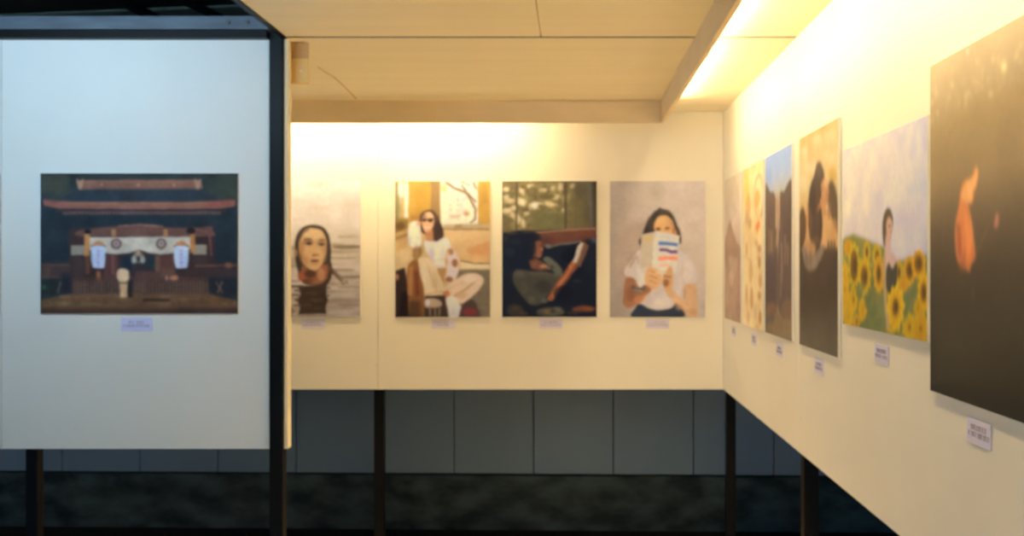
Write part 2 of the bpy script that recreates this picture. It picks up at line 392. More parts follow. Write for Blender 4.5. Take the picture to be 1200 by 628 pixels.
# ---- the shrine hall
def paint_shrine():
    c = Canvas(250, 178, front_uv(48, 203, 280, 368), (33, 46, 55), 2)
    R, P, B, E, L = c.rect, c.poly, c.blob, c.ell, c.line
    R(48, 203, 280, 236, (40, 52, 54))
    m = c.mask([(48, 203), (92, 203), (86, 238), (48, 238)], 3) + c.mask([(238, 203), (280, 203), (280, 236), (240, 236)], 3)
    c.noise(7, 16, 12, m, (1, 1.1, .8)); P([(50, 205), (80, 205), (76, 225), (50, 228)], (58, 64, 56), 4, .7); R(242, 206, 278, 234, (48, 60, 56), 4, .7)
    R(48, 226, 60, 236, (36, 50, 64), 3, .8)
    P([(88, 222), (240, 222), (262, 237), (66, 237)], (36, 49, 60), 1.5)
    R(48, 246, 280, 330, (31, 44, 54), 2)
    P([(91, 211), (236, 210), (239, 221), (93, 222)], (102, 80, 72)); R(95, 211.5, 234, 214.5, (112, 88, 78), 1)
    L([(93, 221.5), (237, 221.5)], 1.5, (74, 66, 66))
    for x in (94.5, 233): B([(x - 4, 209), (x, 212), (x + 4, 209), (x + 2, 220), (x - 2, 221)], (134, 114, 100))
    for x in (120, 163, 205): E(x, 216.5, 1.5, 1.5, (160, 122, 92))
    P([(51, 234.5), (62, 236.5), (165, 236.8), (262, 236), (277.5, 234.5), (276, 241.5), (262, 244.5), (165, 245.5), (70, 244.5), (53, 241)], (112, 84, 76))
    P([(51, 234.5), (80, 236.5), (80, 240), (54, 239)], (126, 78, 76), 1.5, .7); P([(240, 236), (277, 234), (276, 240), (240, 243)], (122, 74, 72), 1.5, .7)
    L([(80, 238), (250, 238)], 1.4, (122, 96, 84), .8)
    R(66, 245.5, 266, 248, (58, 47, 52)); R(74, 248, 260, 251.5, (88, 76, 76), .7)
    for i in range(46): R(75 + i * 4, 249.6, 76.6 + i * 4, 252.2, (42, 48, 54), .5)
    R(82, 268, 252, 342, (50, 42, 44), 1.5)
    B([(92, 271), (108, 268), (130, 266), (148, 263.5), (165, 262.5), (184, 264), (200, 267), (226, 267), (248, 265), (250, 270), (246, 277), (160, 277), (94, 277)], (86, 67, 64))
    L([(140, 265), (165, 263.5), (192, 265.5)], 1.6, (112, 92, 84))
    L([(246, 266), (249, 300)], 2.5, (92, 64, 68)); L([(226, 268), (245, 272)], 1.5, (106, 86, 80))
    R(86, 300, 104, 325, (54, 48, 52), 1.5); R(228, 300, 246, 340, (52, 46, 48), 1.5)
    R(84, 288, 102.5, 299, (118, 124, 120)); R(227.5, 287, 243.5, 298.5, (118, 124, 116))
    R(122, 298, 140, 332, (70, 52, 54), 1.2); R(186, 298, 206, 328, (74, 56, 54), 1.2)
    R(140, 297, 186, 322, (42, 42, 50), 1.5); R(144, 301, 155, 317, (26, 38, 54), 1.5); R(175, 301, 183, 316, (30, 52, 62), 1.5)
    R(132, 297, 134.5, 322, (98, 68, 64)); R(182.5, 299, 188, 320, (92, 76, 66), 1)
    P([(104, 278), (227, 277.5), (228, 290), (206, 297), (188, 298), (176, 296.5), (164, 293), (152, 296.5), (138, 298), (122, 297), (104, 292)], (160, 169, 163))
    for x in (137, 190): E(x, 286, 6.3, 6.3, (92, 78, 82)); E(x, 286, 3.8, 3.8, (150, 146, 146)); E(x, 286, 1.5, 1.5, (100, 84, 86))
    for x in (134, 195): R(x - 2.5, 268.5, x + 2.5, 277.5, (142, 112, 80), .8)
    E(103.5, 271.5, 4, 3, (24, 28, 36)); E(225, 270.5, 5, 4, (34, 32, 38))
    R(99.5, 274.5, 106, 301, (156, 118, 74)); R(224, 275, 229.5, 296, (150, 110, 66)); R(101, 300, 106, 322, (88, 62, 52))
    for x, d in ((116, 1), (213.5, -1)):
        P([(x - 9, 289), (x - 5, 284.5), (x, 282), (x + 5, 284.5), (x + 9, 289)], (160, 116, 78)); L([(x - 9, 289), (x + 9, 289)], 1.4, (64, 50, 56))
        B([(x - 7, 289), (x + 7, 289), (x + 8.5, 298), (x + 7.5, 310), (x + 5, 315), (x - 5, 315), (x - 7.5, 310), (x - 8.5, 298)], (158, 186, 222))
        for k, y in enumerate((293, 297.5, 302, 306.5, 310.5)): R(x - 1.8 + d * .4, y, x + 1.6, y + 2.6, (118, 132, 182) if k % 2 else (150, 140, 180), .8)
        R(x - 6, 315, x + 6, 318, (40, 40, 46), 1)
    R(114, 318, 119, 334, (132, 92, 62), 1)
    E(163, 302, 7, 6.5, (112, 112, 102), 1.2, .9); E(158, 305, 3, 4, (132, 150, 146), 1); E(168, 305, 3, 4, (126, 146, 140), 1); E(163, 296, 3, 3, (142, 130, 112), 1); E(163, 304, 2.2, 3, (40, 46, 50), .8)
    R(48, 309, 84, 327, (58, 52, 54), 2); L([(48, 311), (82, 311)], 1.6, (82, 70, 66)); L([(48, 325), (84, 325)], 1.6, (80, 68, 64)); R(54, 312, 60, 325, (72, 60, 58), 1.5, .8)
    R(48, 328, 72, 346, (30, 40, 42), 2); R(72, 320, 84, 344, (32, 38, 50), 2); E(52, 337, 2.5, 2, (44, 84, 66), 1.5); L([(68, 344), (72, 330)], 2, (82, 82, 86), 1.2)
    R(240, 309, 280, 326, (52, 46, 50), 2); L([(230, 312), (280, 311)], 1.6, (92, 72, 66)); E(269, 311, 4, 3, (116, 84, 72), 1.2); R(242, 326, 280, 346, (30, 38, 48), 2)
    L([(254, 330), (262, 344)], 2, (84, 74, 70), 1); L([(262, 330), (256, 344)], 2, (92, 80, 74), 1)
    R(86, 328, 246, 344, (58, 51, 50), 1.5)
    for i in range(40): R(87 + i * 4, 329, 88.6 + i * 4, 344, (84, 74, 68), .6, .8)
    for y in (326.5, 334): L([(86, y), (246, y)], 1.4, (72, 58, 56), .8)
    R(160, 318, 196, 330, (72, 58, 56), 1.5); E(205, 326, 5, 3, (150, 112, 88), 1.2); E(196.5, 326, 2, 3, (142, 124, 120), 1); R(190, 316, 206, 324, (90, 72, 64), 1.5, .6)
    P([(48, 352), (62, 349), (86, 344.5), (246, 344), (262, 349), (280, 354), (280, 368), (48, 368)], (86, 72, 56), 1.3)
    L([(70, 349), (164, 346)], 3, (96, 80, 62), 1.5); R(56, 354, 140, 359, (88, 82, 60), 1.5, .7); R(140, 355, 270, 359, (78, 68, 54), 1.5, .7)
    c.noise(5, 34, 40, c.mask([(48, 346), (280, 346), (280, 368), (48, 368)], 2), (1, 1, .6))
    for x, w in ((104, 9), (72, 8), (116, 6), (264, 5)): E(x, 356.5, w, 1.8, (98, 94, 66), 1, .8)
    R(168, 350.5, 200, 353.5, (46, 38, 36)); R(48, 361, 280, 368, (66, 53, 46), 1.5); R(48, 365, 280, 369, (54, 46, 44), 1); R(210, 362, 280, 369, (48, 46, 48), 2, .8)
    R(151, 328, 156, 349, (34, 34, 36), 1)
    B([(138, 319), (141, 315.5), (146, 315), (151, 317), (152.5, 323), (151, 329), (146, 331.5), (140.5, 330), (138, 325)], (176, 166, 140))
    P([(141, 331.5), (150, 331.5), (149.5, 349), (142, 349.5)], (172, 156, 124)); L([(140, 332), (151, 332)], 1.4, (92, 86, 70))
    return c

def paint_swimmer():
    c = Canvas(134, 190, front_uv(311, 213, 423, 372), 0, 3)
    c.grad([(0, (232, 208, 176)), (.3, (230, 204, 168)), (.46, (216, 190, 152)), (.485, (196, 170, 134)), (.7, (196, 170, 138)), (1, (180, 154, 124))])
    R, P, B, E, L, D = c.rect, c.poly, c.blob, c.ell, c.line, c.dabs
    c.noise(3, 3, 12, c.mask([(311, 213), (423, 213), (423, 280), (311, 280)], 3))
    c.noise(13, 4, 34, c.mask([(311, 294), (423, 292), (423, 372), (311, 372)], 3))
    D([(370, 216, 10, 1.6, (206, 182, 148), .8), (376, 244, 13, 1.8, (208, 182, 146), .7), (352, 236, 8, 1.6, (212, 188, 152), .6), (350, 258, 8, 1.5, (206, 180, 144), .5)], 2)
    D([(408, 278, 13, 1.6, (178, 152, 116), .9), (408, 290, 18, 2.2, (112, 92, 64), .95), (396, 287, 10, 1.2, (150, 126, 92), .8), (404, 295.5, 20, 1.6, (166, 140, 104), .8), (330, 291, 20, 1.6, (150, 126, 92), .8)], 1.2)
    D([(400, 303, 20, 1.4, (158, 132, 98), .8), (408, 309, 16, 2, (212, 186, 152), .8), (402, 317, 16, 1.5, (150, 124, 94), .8), (412, 325, 13, 1.6, (124, 102, 76), .85), (402, 330, 10, 1.6, (206, 182, 150), .8), (410, 337, 14, 2, (162, 138, 110), .8),
       (402, 345, 18, 2.2, (208, 184, 152), .7), (396, 352, 14, 1.4, (156, 132, 104), .8), (410, 358, 14, 1.6, (150, 126, 100), .8), (402, 366, 16, 2.2, (202, 178, 146), .6), (344, 312, 8, 1.6, (160, 134, 100), .8), (342, 322, 8, 2, (204, 178, 142), .7), (344, 330, 8, 1.4, (150, 124, 94), .8), (342, 341, 7, 1.8, (206, 180, 146), .8), (342, 357, 7, 2.4, (204, 178, 146), .8), (341, 365, 6, 3, (128, 106, 80), .8)], 1.1)
    # dark reflection with ragged sides
    P([(350, 336), (384, 334), (383, 345), (385, 352), (382, 360), (383, 368), (350, 369), (352, 360), (349, 352), (353, 345)], (66, 49, 36), 1)
    for x0, x1, y, k in ((341, 356, 336, 80), (345, 354, 341, 92), (342, 352, 346, 96), (346, 352, 352, 84), (344, 352, 358, 96), (382, 388, 338, 110), (383, 387, 347, 110)): L([(x0, y), (x1, y)], 1.8, (k, k * .78, k * .6), .8)
    D([(366, 344, 10, 2, (84, 62, 44), .8), (372, 352, 8, 2.4, (92, 68, 48), .7), (360, 358, 7, 2, (84, 62, 44), .7), (374, 362, 6, 2, (86, 64, 46), .7), (366, 370, 18, 1.6, (150, 126, 98), .7)], 1)
    # hair mass and shoulder strands
    B([(346.5, 304), (345.5, 290), (349, 275), (357, 266.5), (367, 264), (378, 266), (385, 274), (388, 288), (388.5, 306), (390, 320), (384, 334), (370, 335), (356, 332), (350, 320)], (62, 49, 38), .9)
    L([(386, 308), (390, 319), (398, 327), (404, 334)], 4.5, (74, 58, 44), .9, w2=1.6); L([(388, 314), (396, 321), (405, 330)], 2, (110, 86, 62), .8, w2=1); L([(391, 322), (399, 330), (405, 333)], 1.6, (176, 140, 98), .7); E(407, 331, 2, 2.4, (138, 110, 80), .9, .8)
    # neck
    P([(354, 312), (383, 310), (385, 326), (378, 333), (364, 334), (351, 328)], (140, 88, 56), 1)
    D([(354, 324, 4.5, 6, (166, 84, 50), .85), (364, 321, 7, 5, (78, 50, 36), .9), (362, 330, 7, 3, (92, 58, 40), .8), (377, 322, 4.5, 8, (190, 134, 88), .8), (384, 316, 2.2, 6, (176, 98, 60), .7), (370, 331, 5, 2, (160, 106, 66), .7)], 1.3)
    # face
    B([(351, 290), (353, 278), (359, 269.5), (368, 267.5), (377, 270), (382.5, 279), (384, 290), (382, 303), (377, 312), (370.5, 317.5), (362, 315), (355, 306)], (206, 158, 100), .8)
    D([(368, 275, 11, 6, (224, 180, 120), .85), (354, 294, 3.4, 12, (170, 118, 70), .8), (358, 306, 4, 6, (180, 128, 78), .7), (381.5, 296, 2.4, 12, (190, 140, 86), .6), (375, 299, 5, 5, (218, 168, 108), .7), (360, 298, 4, 4, (212, 158, 98), .6), (362, 284.5, 6.5, 3.6, (128, 92, 62), .8), (377.5, 285.5, 5.2, 3.4, (136, 100, 68), .75), (371, 291, 2, 7, (196, 146, 92), .5), (373, 296, 1.6, 3.4, (226, 178, 118), .6), (346.8, 297, 1.8, 5, (196, 140, 90), .9)], 1.4)
    D([(362.5, 286, 3, 1.7, (54, 44, 40), .95), (377.5, 286.8, 2.7, 1.6, (62, 50, 44), .9), (361, 281, 5, 1.1, (96, 68, 46), .8), (378.5, 281.5, 4.2, 1.1, (106, 76, 52), .75), (370.5, 299.3, 4, 1.4, (146, 96, 60), .85), (368, 300, 1.2, .9, (96, 60, 42), .8), (369.5, 306.5, 5, 2.1, (138, 80, 56), .9), (369.5, 306.3, 4.5, .7, (88, 52, 40), .8), (369.5, 310, 4, 1, (176, 122, 76), .7), (369, 314.5, 5, 1.6, (214, 164, 106), .6)], .8)
    L([(350, 284), (355, 274), (363, 268.5)], 1.5, (96, 74, 54), .9); L([(384.5, 284), (384, 298), (380, 308)], 1.6, (96, 70, 50), 1)
    return c

def paint_seated():
    c = Canvas(128, 182, front_uv(463, 213, 575, 372), (212, 168, 98), 4)
    R, P, B, E, L = c.rect, c.poly, c.blob, c.ell, c.line
    R(463, 213, 480, 262, (226, 194, 132)); R(463, 213, 466, 275, (120, 104, 58), 1); R(468, 216, 472, 240, (244, 226, 176), 1); R(470, 232, 475, 262, (196, 150, 74), 1.4); R(474, 215, 479, 258, (240, 220, 172), 1)
    E(467, 244, 3, 16, (130, 112, 54), 1.5, .7); R(463, 256, 480, 274, (136, 104, 46), 1.8); E(469, 266, 6, 5, (96, 66, 32), 1.6); P([(463, 274), (480, 268), (484, 290), (463, 296)], (196, 150, 84), 1.5); L([(463, 281), (478, 275)], 3, (140, 100, 50), 1.3)
    R(479.5, 213, 516, 268, (188, 138, 54)); R(479.5, 213, 487, 268, (198, 146, 58), 1); R(505, 213, 516.5, 268, (146, 110, 60), 1)
    R(481, 252, 494, 262, (176, 120, 52), 1.5)
    R(516.5, 213, 561, 270, (238, 218, 172)); c.noise(9, 24, 40, c.mask([(518, 213), (560, 213), (560, 262), (518, 262)], 1.5), (1, 1, 1.1))
    for y in range(222, 258, 6):
        for x in (526, 535): R(x, y, x + 4, y + 2.2, (208, 180, 128), .8, .8)
    R(517, 216, 524, 226, (206, 160, 82), 1.5, .8)
    for pts, w, w2 in (([(522, 214), (533, 221), (545, 226), (553, 232), (558, 238)], 3, 2), ([(541, 217), (547, 226)], 2, 2), ([(548, 227), (553, 238), (558, 246), (557, 258), (551, 262)], 2.6, 2.2), ([(555, 214), (559, 222)], 2, 2), ([(540, 213), (552, 218)], 1.4, 1.4)):
        L(pts, w, (124, 94, 56), .8, w2=w2)
    E(547, 251, 4, 3, (184, 140, 80), 1.4); R(528, 252, 540, 256, (206, 176, 124), 1.2)
    R(561, 213, 575, 272, (192, 142, 58)); R(566, 216, 571, 240, (172, 124, 50), 1.5, .8)
    R(520, 263, 575, 268.5, (188, 156, 100), 1); L([(519, 269), (575, 269.5)], 2.4, (146, 108, 60)); R(533, 264, 542, 267, (150, 118, 66), 1)
    R(516, 270.5, 575, 300, (222, 176, 108), 1.2); P([(545, 292), (575, 282), (575, 309), (556, 307)], (206, 144, 80), 2); P([(530, 284), (575, 276), (575, 280), (534, 296)], (212, 164, 96), 2, .6)
    R(530, 300, 575, 309, (216, 166, 96), 2, .8); P([(540, 307), (575, 309.5), (575, 317), (540, 316)], (230, 196, 130)); L([(540, 306), (556, 309), (575, 309.5)], 1.5, (120, 96, 62), .7)
    P([(538, 316.5), (575, 316), (575, 372), (520, 372)], (120, 102, 70), 1); c.noise(4, 30, 44, c.mask([(540, 318), (575, 318), (575, 372), (540, 372)], 1))
    P([(463, 300), (478, 290), (488, 300), (474, 330), (463, 330)], (208, 168, 104), 1.2)
    # chair, bag
    P([(463, 318), (474, 314), (480, 340), (482, 373), (463, 373)], (54, 38, 30), 1); E(465, 325, 2.5, 4, (186, 116, 72), 1); P([(470, 345), (478, 340), (480, 373), (468, 373)], (38, 28, 24), 1.2)
    B([(477, 318), (481, 308), (490, 304), (496, 318), (498, 345), (497, 373), (482, 373), (478, 345)], (134, 84, 42), 1); P([(479, 314), (484, 312), (483, 348), (478, 346)], (170, 112, 58), 1.2); P([(486, 318), (490, 318), (492, 345), (487, 350)], (112, 56, 34), 1.4); R(480, 353, 493, 373, (88, 58, 34), 1.6)
    # jacket behind and hair
    B([(486, 288), (494, 283), (504, 286), (508, 300), (502, 312), (492, 306), (484, 300)], (206, 166, 100), 1); B([(484, 292), (491, 288), (495, 296), (490, 305), (484, 302)], (140, 100, 52), 1.2)
    B([(492, 262), (493, 251), (500, 247), (508, 248), (514, 256), (519, 266), (520, 277), (514, 284), (506, 282), (500, 276), (494, 272)], (72, 52, 36), .9)
    P([(498, 270), (507, 270), (508, 283), (500, 284)], (206, 136, 82), 1)
    B([(494.5, 259), (497, 250.5), (503, 249), (508, 253), (509, 262), (506, 270), (501, 273), (496, 269)], (230, 168, 106), .8)
    E(497.5, 258.5, 2.8, 2, (70, 46, 32), .7); E(504.5, 258.5, 3.2, 2.3, (66, 44, 32), .7); L([(494, 257.5), (509, 257)], 1, (72, 48, 32), .6); L([(498, 267), (505, 267.5)], 1.6, (240, 206, 160), .7); E(503, 252, 3, 2, (240, 186, 124), 1)
    B([(480, 264), (486, 259), (492, 262), (492.5, 272), (494, 284), (490, 291), (481, 289), (478, 276)], (238, 222, 194), .9); E(491, 262.5, 3, 2.5, (222, 160, 104), .9); L([(480, 279), (492, 279)], 1.4, (216, 196, 160), .9)
    # t-shirt, arm, trousers
    B([(497, 284), (505, 284), (512, 284), (518, 280), (525, 281), (529, 291), (523, 296), (521, 306), (521, 315), (511, 315), (506, 304), (500, 296)], (232, 214, 200), .9); L([(508, 306), (520, 304)], 1.2, (204, 182, 160), 1); L([(507, 312), (521, 314)], 2, (212, 186, 160), .8)
    P([(511, 315), (523, 315), (526, 334), (519, 330)], (182, 130, 70), 1)
    P([(523, 293), (529, 291), (533, 300), (528, 304)], (200, 136, 80), .8)
    B([(525, 298), (533, 295), (538, 304), (538, 316), (532, 330), (526, 334), (521, 328), (524, 316)], (224, 194, 158), .9); E(533.5, 309, 3.6, 5, (148, 92, 54), .9); E(526.5, 328, 4.5, 3.4, (142, 88, 50), 1); E(529, 296, 2.6, 3.6, (166, 112, 66), .9); E(524, 307, 1.6, 4, (190, 136, 86), 1)
    B([(490, 306), (497, 302), (507, 305), (513, 318), (519, 334), (522, 342), (512, 346), (500, 349), (496, 334)], (228, 192, 132), .9); L([(499, 308), (508, 330), (512, 343)], 1.6, (204, 160, 98), 1); L([(497, 346), (521, 341)], 1.6, (196, 150, 92), .9)
    B([(520, 340), (530, 331), (542, 323), (556, 320), (566, 325), (567, 332), (558, 344), (546, 354), (538, 356), (528, 350), (520, 348)], (228, 188, 134), .9); L([(530, 348), (546, 340), (560, 328)], 1.8, (176, 128, 78), .9); L([(524, 340), (544, 330)], 1.4, (206, 162, 104), 1)
    B([(519, 344), (525, 341), (528, 347), (524, 351)], (200, 124, 62), .8)
    P([(499, 347), (522, 347), (525, 373), (497, 373)], (64, 48, 36), 1); B([(499, 352), (508, 350), (517, 354), (516, 360), (500, 361)], (186, 152, 106), .9); E(501.5, 355, 2.4, 4, (212, 190, 164), .8)
    for x in (504, 510, 515): L([(x, 360), (x + .5, 373)], 2, (146, 120, 80), .8)
    B([(523, 351), (530, 347), (536, 352), (542, 364), (538, 371), (527, 372), (525, 362)], (230, 210, 190), .9)
    c.dabs([(498, 320, 4, 12, (236, 204, 148), .7), (510, 330, 4, 10, (206, 166, 106), .6), (552, 328, 10, 4, (238, 204, 152), .7), (540, 346, 8, 4, (196, 150, 100), .7), (515, 292, 6, 5, (240, 222, 208), .7), (506, 300, 3, 8, (200, 172, 150), .7), (519, 298, 2.4, 8, (206, 182, 164), .6), (488, 296, 3, 8, (168, 124, 68), .7), (474, 300, 6, 8, (224, 186, 120), .6), (485, 276, 3, 8, (246, 232, 206), .7), (479, 284, 2, 6, (202, 180, 142), .7), (504, 274, 4, 3, (190, 122, 74), .7), (514, 268, 3, 8, (58, 42, 30), .7), (497, 254, 2.4, 4, (104, 76, 50), .6), (512, 256, 2, 4, (98, 72, 48), .6), (532, 366, 4, 5, (206, 184, 164), .6)], 1.5)
    B([(540, 362), (549, 352), (556, 353), (561, 362), (563, 373), (541, 373)], (78, 58, 44), 1); E(551, 366, 9, 4.5, (128, 52, 46), 1.4)
    return c

def paint_reader():
    c = Canvas(134, 190, front_uv(588, 213, 699, 372), (27, 31, 37), 5)
    R, P, B, E, L, D = c.rect, c.poly, c.blob, c.ell, c.line, c.dabs
    # window with trees
    R(588, 213, 699, 275, (128, 108, 64)); m = c.mask([(588, 213), (699, 213), (699, 270), (588, 272)], 1.5)
    c.noise(15, 16, 26, m, (1, .9, .55))
    rng = random.Random(11)
    for x, y, rx, ry in ((593, 222, 5, 4), (595, 234, 7, 5), (610, 224, 4, 5), (611, 237, 5, 6), (621, 219, 4, 3), (625, 242, 6, 5), (632, 239, 5, 3), (636, 222, 5, 3), (647, 221, 4, 3), (643, 240, 8, 3.4), (602, 244, 3, 3), (594, 247, 6, 4), (601, 253, 4, 4), (607, 258, 4, 7), (613, 262, 3, 6), (616, 252, 4, 3), (657, 221, 3, 6), (651, 232, 4, 3), (660, 246, 2, 3), (670, 218, 5, 3)):
        for k in range(4): E(x + rng.uniform(-.6, .6) * rx, y + rng.uniform(-.6, .6) * ry, rx * rng.uniform(.4, .8), ry * rng.uniform(.4, .8), (226, 190, 134), 1.0, .6)
    for k in range(46): E(rng.uniform(589, 668), rng.uniform(214, 268), rng.uniform(1, 3.4), rng.uniform(.8, 2.2), rng.choice(((98, 82, 44), (120, 98, 52), (150, 122, 74), (86, 74, 44))), .8, .6)
    E(626, 241, 4, 4, (246, 220, 172), 1.2, .9); E(611, 238, 3, 4, (236, 206, 152), 1.2, .8); E(644, 240, 6, 2, (228, 192, 118), 1, .8)
    R(672, 213, 699, 270, (90, 78, 54), 3, .85); R(622, 250, 662, 272, (108, 98, 58), 3, .8); E(641, 231, 10, 3, (98, 84, 48), 1.2, .9); R(666, 234, 684, 268, (116, 98, 56), 3, .7); L([(689, 214), (692, 240), (696, 268)], 4, (112, 104, 82), 2, .7); L([(697, 213), (697, 270)], 4, (66, 56, 42), 1.5); R(588, 256, 597, 272, (112, 94, 56), 2)
    for x, w in ((605, 2), (662.5, 3)): L([(x, 213), (x, 270)], w, (84, 70, 46), .8)
    L([(588, 271), (632, 270)], 2, (116, 88, 54), 1)
    # sill and dark seat
    P([(588, 273), (628, 271), (699, 268), (699, 373), (588, 373)], (28, 32, 38), 1)
    P([(624, 273.5), (699, 267.5), (699, 283), (684, 283), (634, 290)], (104, 62, 46), .9); L([(624, 273.5), (660, 270.5), (699, 268)], 2.2, (160, 112, 78), .7); D([(650, 276, 12, 3, (112, 68, 48), .8), (684, 275, 12, 3, (118, 68, 48), .7), (640, 282, 8, 4, (84, 52, 42), .8)], 2)
    L([(641, 290), (660, 286.5), (681, 283.5)], 2.2, (112, 100, 84), .8); D([(642, 289, 3.5, 2.4, (112, 112, 94), .9), (695, 283, 5, 3.4, (74, 84, 92), .8), (690, 300, 8, 20, (34, 36, 42), .7), (668, 300, 10, 8, (24, 27, 34), .8)], 1)
    # hair: a rough dark mass falling behind the head
    B([(588, 290), (590, 279), (598, 273), (611, 270.5), (624, 271.5), (631, 276), (633, 282), (628, 287), (626, 296), (621, 306), (616, 316), (602, 318), (590, 312)], (26, 31, 39), 1)
    D([(600, 274, 8, 1.6, (92, 70, 50), .7), (618, 272.5, 8, 1.4, (80, 62, 48), .6), (592, 280, 3, 3, (52, 44, 40), .7), (604, 284, 6, 4, (38, 40, 46), .7), (597, 296, 6, 5, (36, 40, 48), .7), (632, 279, 2.4, 3, (60, 44, 38), .8), (629, 276, 3, 2, (44, 36, 34), .8)], 1)
    # face in profile, looking right and down; chin, throat
    P([(625, 284), (630, 281.5), (633.5, 284.5), (634, 288), (636.6, 292.5), (635, 294.5), (635.4, 297), (634.4, 299), (634, 301.5), (630, 303), (625, 301), (623, 294)], (138, 84, 56), .8)
    D([(626, 290, 3, 7, (92, 56, 42), .85), (631, 286, 2.4, 2.2, (116, 72, 52), .7), (633, 288.5, 1.6, .9, (62, 42, 36), .8), (634.5, 292, 1.3, 1.8, (176, 112, 76), .8), (634, 297, 1.4, .8, (110, 56, 46), .8), (631, 300, 2.4, 1.6, (160, 98, 66), .7), (627, 302, 3, 2, (80, 52, 42), .8), (623.5, 290, 3.2, 10, (30, 32, 38), .95), (627, 281.5, 4, 2.4, (34, 32, 36), .9), (626.5, 295, 1.6, 6, (60, 42, 38), .7)], .9)
    P([(619, 306), (628, 303), (637, 308), (646, 316), (634, 318), (622, 315)], (110, 70, 50), 1.1); D([(637, 312.5, 5, 2, (196, 136, 88), .8), (626, 310, 4, 3, (134, 78, 54), .8), (644, 314, 2.6, 2, (168, 118, 78), .7)], 1.1)
    # pullover
    B([(636, 304), (642, 301.5), (650, 307), (658, 316), (658, 326), (650, 320), (642, 311)], (100, 96, 74), 1)
    B([(600, 327), (602, 319.5), (609, 316.5), (624, 318), (642, 320), (656, 322), (657, 331), (648, 340), (640, 349), (635, 356), (624, 358), (613, 350), (605, 339)], (76, 69, 53), 1.1)
    D([(646.5, 313.5, 2.2, 1.8, (40, 30, 28), .9), (608, 322, 6, 4, (98, 87, 66), .8), (632, 321, 14, 2, (98, 86, 64), .7), (614, 338, 5, 9, (90, 81, 61), .7), (636, 336, 11, 8, (58, 54, 46), .85), (626, 330, 6, 5, (76, 69, 55), .7), (622, 352, 5, 5, (100, 90, 68), .7), (648, 330, 5, 4, (70, 64, 52), .7), (606, 350, 5, 6, (30, 34, 38), .8), (628, 344, 4, 8, (74, 68, 54), .6), (652, 322, 4, 2.4, (110, 100, 78), .7)], 1.7)
    # forearm, hand and book
    B([(641, 350), (648, 339), (657, 325), (665, 313), (671, 306), (676, 305), (677, 311), (672, 319), (663, 331), (653, 345), (646, 353)], (156, 86, 52), .9)
    L([(646, 348), (655, 335), (664, 322), (670, 312)], 2, (204, 122, 72), .9); L([(651, 347), (662, 332), (671, 319)], 1.6, (104, 58, 42), .9); D([(672, 309, 3, 3, (196, 122, 76), .8), (675, 313, 1.6, 4, (120, 70, 48), .8), (668, 313, 1.4, 2, (214, 140, 90), .7)], .9)
    P([(680, 285), (685, 284), (690, 289), (680, 313), (674, 312)], (126, 84, 58), .8); P([(677, 289), (681, 284.5), (684, 287), (675.5, 309), (671, 307)], (216, 190, 152), .7); L([(683.6, 287), (675.5, 309)], 1, (162, 126, 92), .6)
    D([(638, 353, 4, 3, (94, 90, 72), .9), (676, 330, 5, 1.2, (48, 56, 62), .7), (660, 345, 12, 10, (24, 27, 33), .6)], 1)
    # patterned blanket along the bottom
    D([(603, 364, 10, 7, (66, 56, 44), .9), (604, 362, 4, 2.6, (98, 68, 48), .8), (613, 368, 5, 3, (82, 62, 48), .8), (645, 366, 16, 5, (104, 92, 66), .9), (640, 366, 3, 2, (146, 92, 46), .9), (647, 365, 2.4, 2, (56, 46, 34), .9), (653, 362, 5, 2, (120, 108, 80), .7), (633, 368, 4, 3, (80, 72, 54), .8), (684, 362.5, 14, 3.6, (132, 72, 42), .9), (688, 362, 6, 2, (158, 84, 46), .7), (672, 367, 8, 2, (70, 50, 38), .8), (622, 372, 12, 2, (44, 42, 38), .8)], 1.2)
    return c

